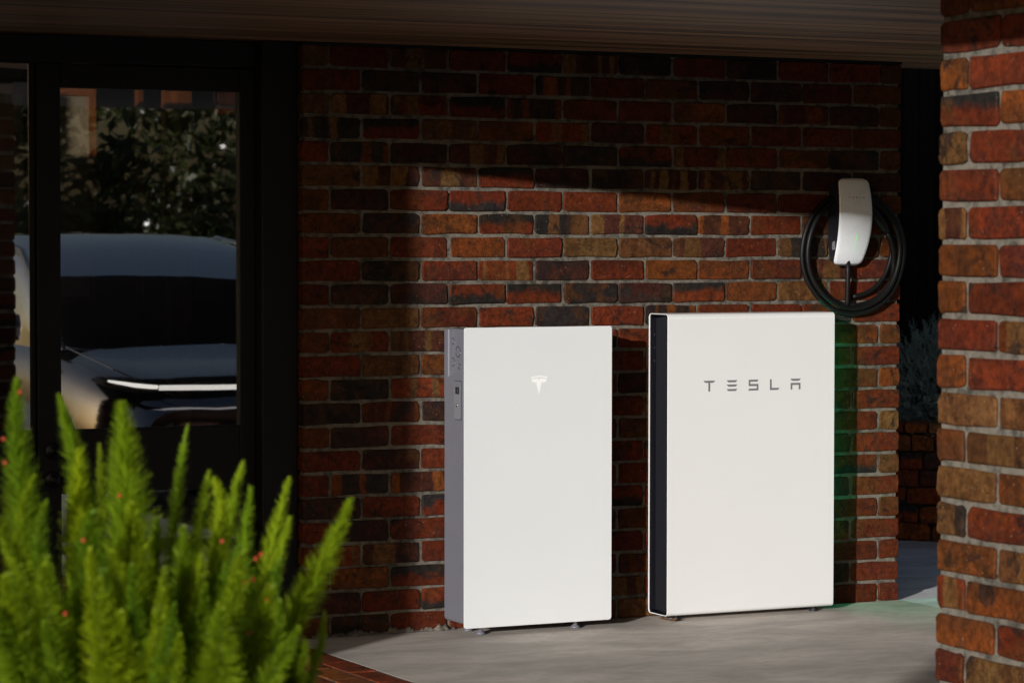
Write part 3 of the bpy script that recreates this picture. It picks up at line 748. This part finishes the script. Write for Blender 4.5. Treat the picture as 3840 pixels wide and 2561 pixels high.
# ------------------------------------------------------------------ foxtail fern in the foreground
FERN = leaf_material('fern_needle', (.070, .215, .018), (.42, .50, .015), .45)
FSTEM = plain('fern_stem', (.10, .14, .03), .6)
BERRY = plain('red_berry', (.42, .04, .012), .3, var=.1)
FS = .90        # the plant stands a little nearer than the first estimate of 5 m
base = pix(330, 2010, 5.0*FS)
fern = empty('foxtail_fern', base); tag(fern, 'bright green foxtail fern with bushy pointed plumes and red berries', 'fern')
pot_h = base.z+.12
pot = empty('plant_pot', (base.x, base.y, -.12)); tag(pot, 'tall dark round planter that holds the foxtail fern', 'planter')
bm = bmesh.new(); lathe(bm, [(.17, 0), (.20, .02), (.26, pot_h*.6), (.30, pot_h-.03), (.32, pot_h-.03), (.32, pot_h), (.285, pot_h), (.28, pot_h-.03)], n=40); bmobj('pot_wall', bm, plain('charcoal_pot', (.03, .03, .032), .6), pot, True)
bm = bmesh.new(); lathe(bm, [(.279, pot_h-.034), (.27, pot_h-.02), (.1, pot_h-.015)], n=30); bmobj('soil', bm, plain('potting_soil', (.025, .017, .01), .95), pot)
def frond(pts, wpx, depth, nn=2100, name='frond'):
    """a plume round a curved stem; wpx: full width in 2351-px photo pixels at that depth"""
    P = [np.array(p) for p in pts]; rad = wpx/2351*W0/F_PX*depth/2
    ts = np.linspace(0, 1, 40)
    if len(P) == 3: cur = [(1-t)**2*P[0]+2*t*(1-t)*P[1]+t*t*P[2] for t in ts]
    else: cur = [(1-t)**3*P[0]+3*t*(1-t)**2*P[1]+3*t*t*(1-t)*P[2]+t**3*P[3] for t in ts]
    cur = np.array(cur); dlt = np.linalg.norm(np.diff(cur, axis=0), axis=1); L = dlt.sum()
    nn = int(nn*max(.6, L/.4)*max(.7, rad/.028))
    t = 1-rng.random(nn)**.9*.93
    fi = t*39; i = np.clip(fi.astype(int), 0, 38); f = (fi-i)[:, None]
    p = cur[i]*(1-f)+cur[i+1]*f; tg = cur[i+1]-cur[i]; tg /= np.linalg.norm(tg, axis=1)[:, None]
    ref = np.array([.3, .8, .5]); a1 = np.cross(tg, ref); a1 /= np.linalg.norm(a1, axis=1)[:, None]; a2 = np.cross(tg, a1)
    an = rng.random(nn)*2*np.pi; rd = a1*np.cos(an)[:, None]+a2*np.sin(an)[:, None]
    pr = np.minimum(1, ((1.0-t)/.42)**.8+.14)*np.minimum(1, .45+t*1.2)
    ll = rad*pr*rng.uniform(.45, 1.22, nn)
    st = p+rd*(ll*rng.uniform(.02, .35, nn))[:, None]
    sp = rng.uniform(.25, .75, nn)[:, None]
    tip = p+rd*ll[:, None]+tg*(ll[:, None]*sp+.004)
    sd = np.cross(rd, tg)+rng.normal(0, .3, (nn, 3)); sd /= np.linalg.norm(sd, axis=1)[:, None]; wn = .0013
    V = np.stack([st-sd*wn, st+sd*wn, tip+sd*wn*.4, tip-sd*wn*.4], 1).reshape(-1, 3)
    V -= np.array(base); F = np.arange(nn*4).reshape(-1, 4)
    o = soup(name, V, F, FERN, fern)
    bm = bmesh.new(); tube(bm, [Vector(c)-base for c in cur[::4]], list(np.linspace(.0035, .0012, len(cur[::4]))), 5); bmobj('stem', bm, FSTEM, o)
    return o
MAIN = [((40, 872), (20, 1200), 92, 4.9), ((136, 910), (188, 1080), 66, 5.0), ((280, 930), (305, 1300), 135, 5.0), ((430, 980), (385, 1220), 46, 5.25),
        ((228, 1020), (238, 1300), 48, 5.3), ((258, 1012), (250, 1300), 44, 5.3), ((80, 1092), (-20, 1260), 56, 4.8), ((106, 1152), (20, 1330), 52, 4.8),
        ((182, 1035), (165, 1400), 105, 4.95), ((480, 1085), (440, 1300), 60, 5.2), ((558, 1062), (500, 1300), 62, 5.2), ((493, 1100), (560, 1260), 66, 5.1),
        ((575, 1120), (560, 1400), 66, 5.1), ((663, 1100), (585, 1400), 68, 5.15), ((665, 1190), (610, 1400), 60, 5.0), ((803, 1150), (745, 1330), 72, 4.9),
        ((745, 1408), (742, 1600), 46, 4.9), ((-12, 1180), (60, 1330), 66, 4.6), ((40, 1050), (-5, 1250), 70, 5.1), ((300, 1160), (330, 1400), 100, 4.8),
        ((210, 1180), (180, 1450), 110, 4.7), ((420, 1215), (420, 1480), 90, 4.8), ((360, 1190), (350, 1500), 90, 4.9), ((640, 1290), (590, 1500), 70, 4.8),
        ((500, 1200), (500, 1480), 100, 4.9), ((545, 1260), (530, 1520), 90, 4.8), ((260, 1270), (310, 1450), 80, 4.6), ((100, 1300), (120, 1520), 100, 4.6),
        ((640, 1380), (640, 1600), 60, 4.7), ((700, 1470), (690, 1650), 60, 4.8)]
for i in range(80):
    u = random.uniform(-60, 690); MAIN.append(((u, random.uniform(1250, 1520)+max(0, u-560)*.8), (u*.8+70+random.uniform(-40, 40), 1620), random.uniform(70, 120), random.uniform(4.55, 5.25)))
FR = []
for tip, mid, w, dp in MAIN:
    dp *= FS; tp = pix(*tip, dp); md = pix(*mid, dp+(5*FS-dp)*.3); bs = base+Vector((random.uniform(-.09, .09), random.uniform(-.09, .09), -.01))
    md2 = bs.lerp(md, .45)+Vector((0, 0, .05))
    FR.append((frond((bs, md2, md, tp), w*1.22, dp), tp, md))
bme = bmesh.new(); bmesh.ops.create_icosphere(bme, subdivisions=2, radius=.0033)
mb = bpy.data.meshes.new('berry'); bme.to_mesh(mb); bme.free(); mb.materials.append(BERRY); mb.shade_smooth()
for u, v, d in ((46, 900, 4.85), (8, 1008, 4.8), (12, 1062, 4.8), (600, 1272, 4.7), (588, 1282, 4.7), (581, 1330, 4.7), (562, 1337, 4.7), (552, 1384, 4.7), (613, 1376, 4.7), (617, 1346, 4.7), (150, 1408, 4.5), (192, 1240, 4.6),
                (275, 1138, 4.9), (510, 1242, 4.75), (572, 1452, 4.7), (530, 1368, 4.8)):
    o = meshobj('berry', mb, None, fern); o.location = pix(u, v, d*FS)-base

# ------------------------------------------------------------------ trees whose shade falls on the porch, seen mirrored in the glass
BARK = plain('bark', (.09, .065, .045), .9, var=.3, bump=.8, bscale=40)
def tree(name, label, c, rad, trunk_base, nclump, nleaf, leaf, mat, group=None, thin=1.0):
    t = empty(name, (trunk_base[0], trunk_base[1], trunk_base[2])); tag(t, label, 'tree', group)
    off = Vector(trunk_base); c = Vector(c)
    bm = bmesh.new(); top = c-off
    tube(bm, [(0, 0, 0), top*.35+Vector((.05, .03, 0)), top*.7, top], [.16*thin, .12*thin, .09*thin, .04*thin], 10)
    for i in range(9):
        a = i*2.4; q = top+Vector((rad[0]*.7*math.cos(a), rad[1]*.7*math.sin(a), rad[2]*random.uniform(-.5, .6)))
        tube(bm, [top*.6, top*.55+q*.45, q], [.05*thin, .03*thin, .008], 6)
    bmobj('trunk', bm, BARK, t)
    n = nclump*nleaf
    d = rng.normal(size=(nclump, 3)); d /= np.linalg.norm(d, axis=1)[:, None]; rr = rng.uniform(.35, 1, nclump)**.6
    cc = d*rr[:, None]*np.array(rad)
    p = np.repeat(cc, nleaf, 0)+rng.normal(0, .10*max(rad), (n, 3))*np.array([1, 1, .8])+np.array(top)
    u = rng.normal(size=(n, 3)); u /= np.linalg.norm(u, axis=1)[:, None]; w = np.cross(u, rng.normal(size=(n, 3))); w /= np.linalg.norm(w, axis=1)[:, None]
    s = leaf*rng.uniform(.6, 1.3, n)[:, None]
    V = np.stack([p-u*s, p+w*s*.42, p+u*s, p-w*s*.42], 1).reshape(-1, 3)
    soup('crown', V, np.arange(n*4).reshape(-1, 4), mat, t); return t
TREELEAF = leaf_material('tree_leaf', (.022, .038, .012), (.07, .085, .028), .2, .35)
c = on_sun(2.65, 2.42, 9.5)
tree('tall_tree', 'tall tree whose crown shades the wall around the charger', c, (1.3, .8, 1.0), (c.x+1.9, c.y-.3, -.19), 165, 58, .07, TREELEAF)
for i, (x, y, z, r, lab) in enumerate(((3.2, -15.5, 1.7, 1.6, 'leafy tree behind the parked car, nearest the brick pier'), (6.6, -16.5, 1.9, 2.0, 'larger leafy tree behind the parked car beside the driveway'), (.2, -18.0, 1.9, 2.0, 'leafy tree standing at the end of the driveway'))):
    tree('garden_tree', lab, (x, y, z), (r, r*.8, r*.95), (x, y, -.19), 120, 60, .09, TREELEAF)

# ------------------------------------------------------------------ car on the driveway, mirrored in the door glass
def car():
    PAINT = plain('graphite_metallic_paint', (.24, .24, .275), .10, .95, var=.03, Coat_Weight=1, Coat_Roughness=.03)
    CGL = plain('mirrored_car_glass', (.85, .87, .92), .03, 1.0, var=.02)
    TRIM = plain('black_trim', (.01, .01, .011), .5)
    TYRE = plain('tyre_rubber', (.02, .02, .02), .8); RIM = plain('alloy_rim', (.4, .4, .42), .3, 1)
    t = empty('parked_car', (1.50, -3.55, -.12)); tag(t, 'glossy graphite car parked facing the house, mirrored in the door glass', 'car')
    # local: front bumper at y = 0, car runs to y = -4.75
    st = [(.0, .50, .34, .70, .30), (-.06, .74, .27, .78, .0), (-.22, .86, .22, .86, 0), (-.55, .925, .20, .925, 0), (-1.0, .955, .20, .99, 0), (-1.45, .96, .20, 1.045, 0),
          (-2.2, .96, .20, 1.06, 0), (-3.2, .96, .20, 1.08, 0), (-4.0, .945, .22, 1.10, 0), (-4.45, .90, .28, 1.09, 0), (-4.68, .80, .36, 1.02, 0), (-4.75, .66, .44, .92, 0)]
    bm = bmesh.new(); rows = []
    for y, hw, z0, zt, _ in st:
        pr = [(0, z0), (.82, z0), (.95, z0+.06), (1.0, z0+(zt-z0)*.35), (.995, z0+(zt-z0)*.6), (.965, zt-.14), (.90, zt-.065), (.78, zt-.028), (.45, zt-.008), (0, zt)]
        full = [(x*hw, z) for x, z in pr]+[(-x*hw, z) for x, z in pr[-2:0:-1]]
        rows.append([bm.verts.new((x, y, z)) for x, z in full])
    n = len(rows[0])
    for A, B in zip(rows, rows[1:]):
        for k in range(n): bm.faces.new((A[k], A[(k+1) % n], B[(k+1) % n], B[k]))
    bm.faces.new(rows[0]); bm.faces.new(rows[-1][::-1])
    bmesh.ops.subdivide_edges(bm, edges=bm.edges[:], cuts=1, smooth=.6, use_grid_fill=True)
    bmobj('body', bm, PAINT, t, True)
    cab = [(-1.15, .80, 1.01), (-1.35, .82, 1.12), (-1.75, .80, 1.33), (-2.15, .74, 1.51), (-2.55, .70, 1.60), (-3.0, .70, 1.62), (-3.5, .69, 1.57), (-4.0, .68, 1.42), (-4.4, .66, 1.22), (-4.55, .64, 1.10)]
    bm = bmesh.new(); rows = []
    for y, hw, zt in cab:
        zb = .98; hb = .86; mid = (zb+zt)/2
        pr = [(hb, zb), (hb*.5+hw*.5+.01, mid), (hw, zt-.07*min(1, (zt-zb)*3)), (hw*.86, zt-.022), (hw*.5, zt-.005), (0, zt)]
        full = pr+[(-x, z) for x, z in pr[-2::-1]]
        rows.append([bm.verts.new((x, y, z)) for x, z in full])
    for A, B in zip(rows, rows[1:]):
        for k in range(len(A)-1): bm.faces.new((A[k], A[k+1], B[k+1], B[k]))
    bmesh.ops.subdivide_edges(bm, edges=bm.edges[:], cuts=1, smooth=.5, use_grid_fill=True)
    bmobj('cabin_glass', bm, CGL, t, True)
    for s in (-1, 1):
        bm = bmesh.new(); tube(bm, [(s*.845, -1.22, 1.04), (s*.80, -1.72, 1.31), (s*.735, -2.2, 1.505), (s*.69, -2.9, 1.575), (s*.70, -3.6, 1.5), (s*.76, -4.4, 1.14)], .022, 8); bmobj('roof_pillar', bm, PAINT, t, True)
        bm = bmesh.new(); lathe(bm, [(.02, -.10), (.075, -.08), (.085, 0), (.075, .07), (.03, .09)], n=14)
        bmesh.ops.scale(bm, verts=bm.verts, vec=(1.25, .6, .9)); bmesh.ops.translate(bm, verts=bm.verts, vec=(s*1.02, -1.62, 1.10)); bmobj('side_mirror', bm, PAINT, t, True)
        bm = bmesh.new(); tube(bm, [(s*.70, -.035, .825), (s*.80, -.11, .835), (s*.875, -.26, .85), (s*.91, -.42, .865)], [.012, .022, .020, .008], 8); hl = bmobj('headlight', bm, TRIM, t, True)
        bm = bmesh.new(); tube(bm, [(s*.71, -.012, .842), (s*.81, -.095, .85), (s*.885, -.25, .866)], [.010, .011, .006], 8); bmobj('lamp', bm, emit_material('daytime_lamp', (1, .95, .88), 1.2), hl)
        for yy in (-.92, -3.80):
            wh = empty('wheel', (s*.86, yy, .355)); wh.parent = t
            bm = bmesh.new(); lathe(bm, [(.22, -.10), (.34, -.11), (.355, -.08), (.355, .08), (.34, .11), (.22, .10)], n=32); bmesh.ops.rotate(bm, verts=bm.verts, matrix=Matrix.Rotation(R(90), 3, 'Y')); bmobj('tyre', bm, TYRE, wh, True)
            bm = bmesh.new(); lathe(bm, [(.225, -.09), (.24, .09), (.10, .105), (.03, .10)], n=24); bmesh.ops.rotate(bm, verts=bm.verts, matrix=Matrix.Rotation(R(90*s), 3, 'Y')); bmobj('rim', bm, RIM, wh, True)
    bm = bmesh.new(); tube(bm, [(-.70, -.012, .838), (-.35, .028, .835), (0, .036, .834), (.35, .028, .835), (.70, -.012, .838)], .013, 8); bmobj('light_bar', bm, emit_material('light_bar', (1, .95, .88), 1.0), t, True)
    boxobj('bumper_intake', (-.55, -.05, .24), (.55, .012, .30), TRIM, t, .01)
    boxobj('number_plate', (-.186, .0, .245), (.186, .016, .365), plain('plate_white', (.75, .75, .74), .4), t, .003)
    for s in (-1, 1):
        bm = bmesh.new(); tube(bm, [(s*.60, -.04, .79), (s*.74, -.25, .87), (s*.80, -.7, .945), (s*.82, -1.15, 1.005)], .004, 5); bmobj('bonnet_seam', bm, TRIM, t)
car()
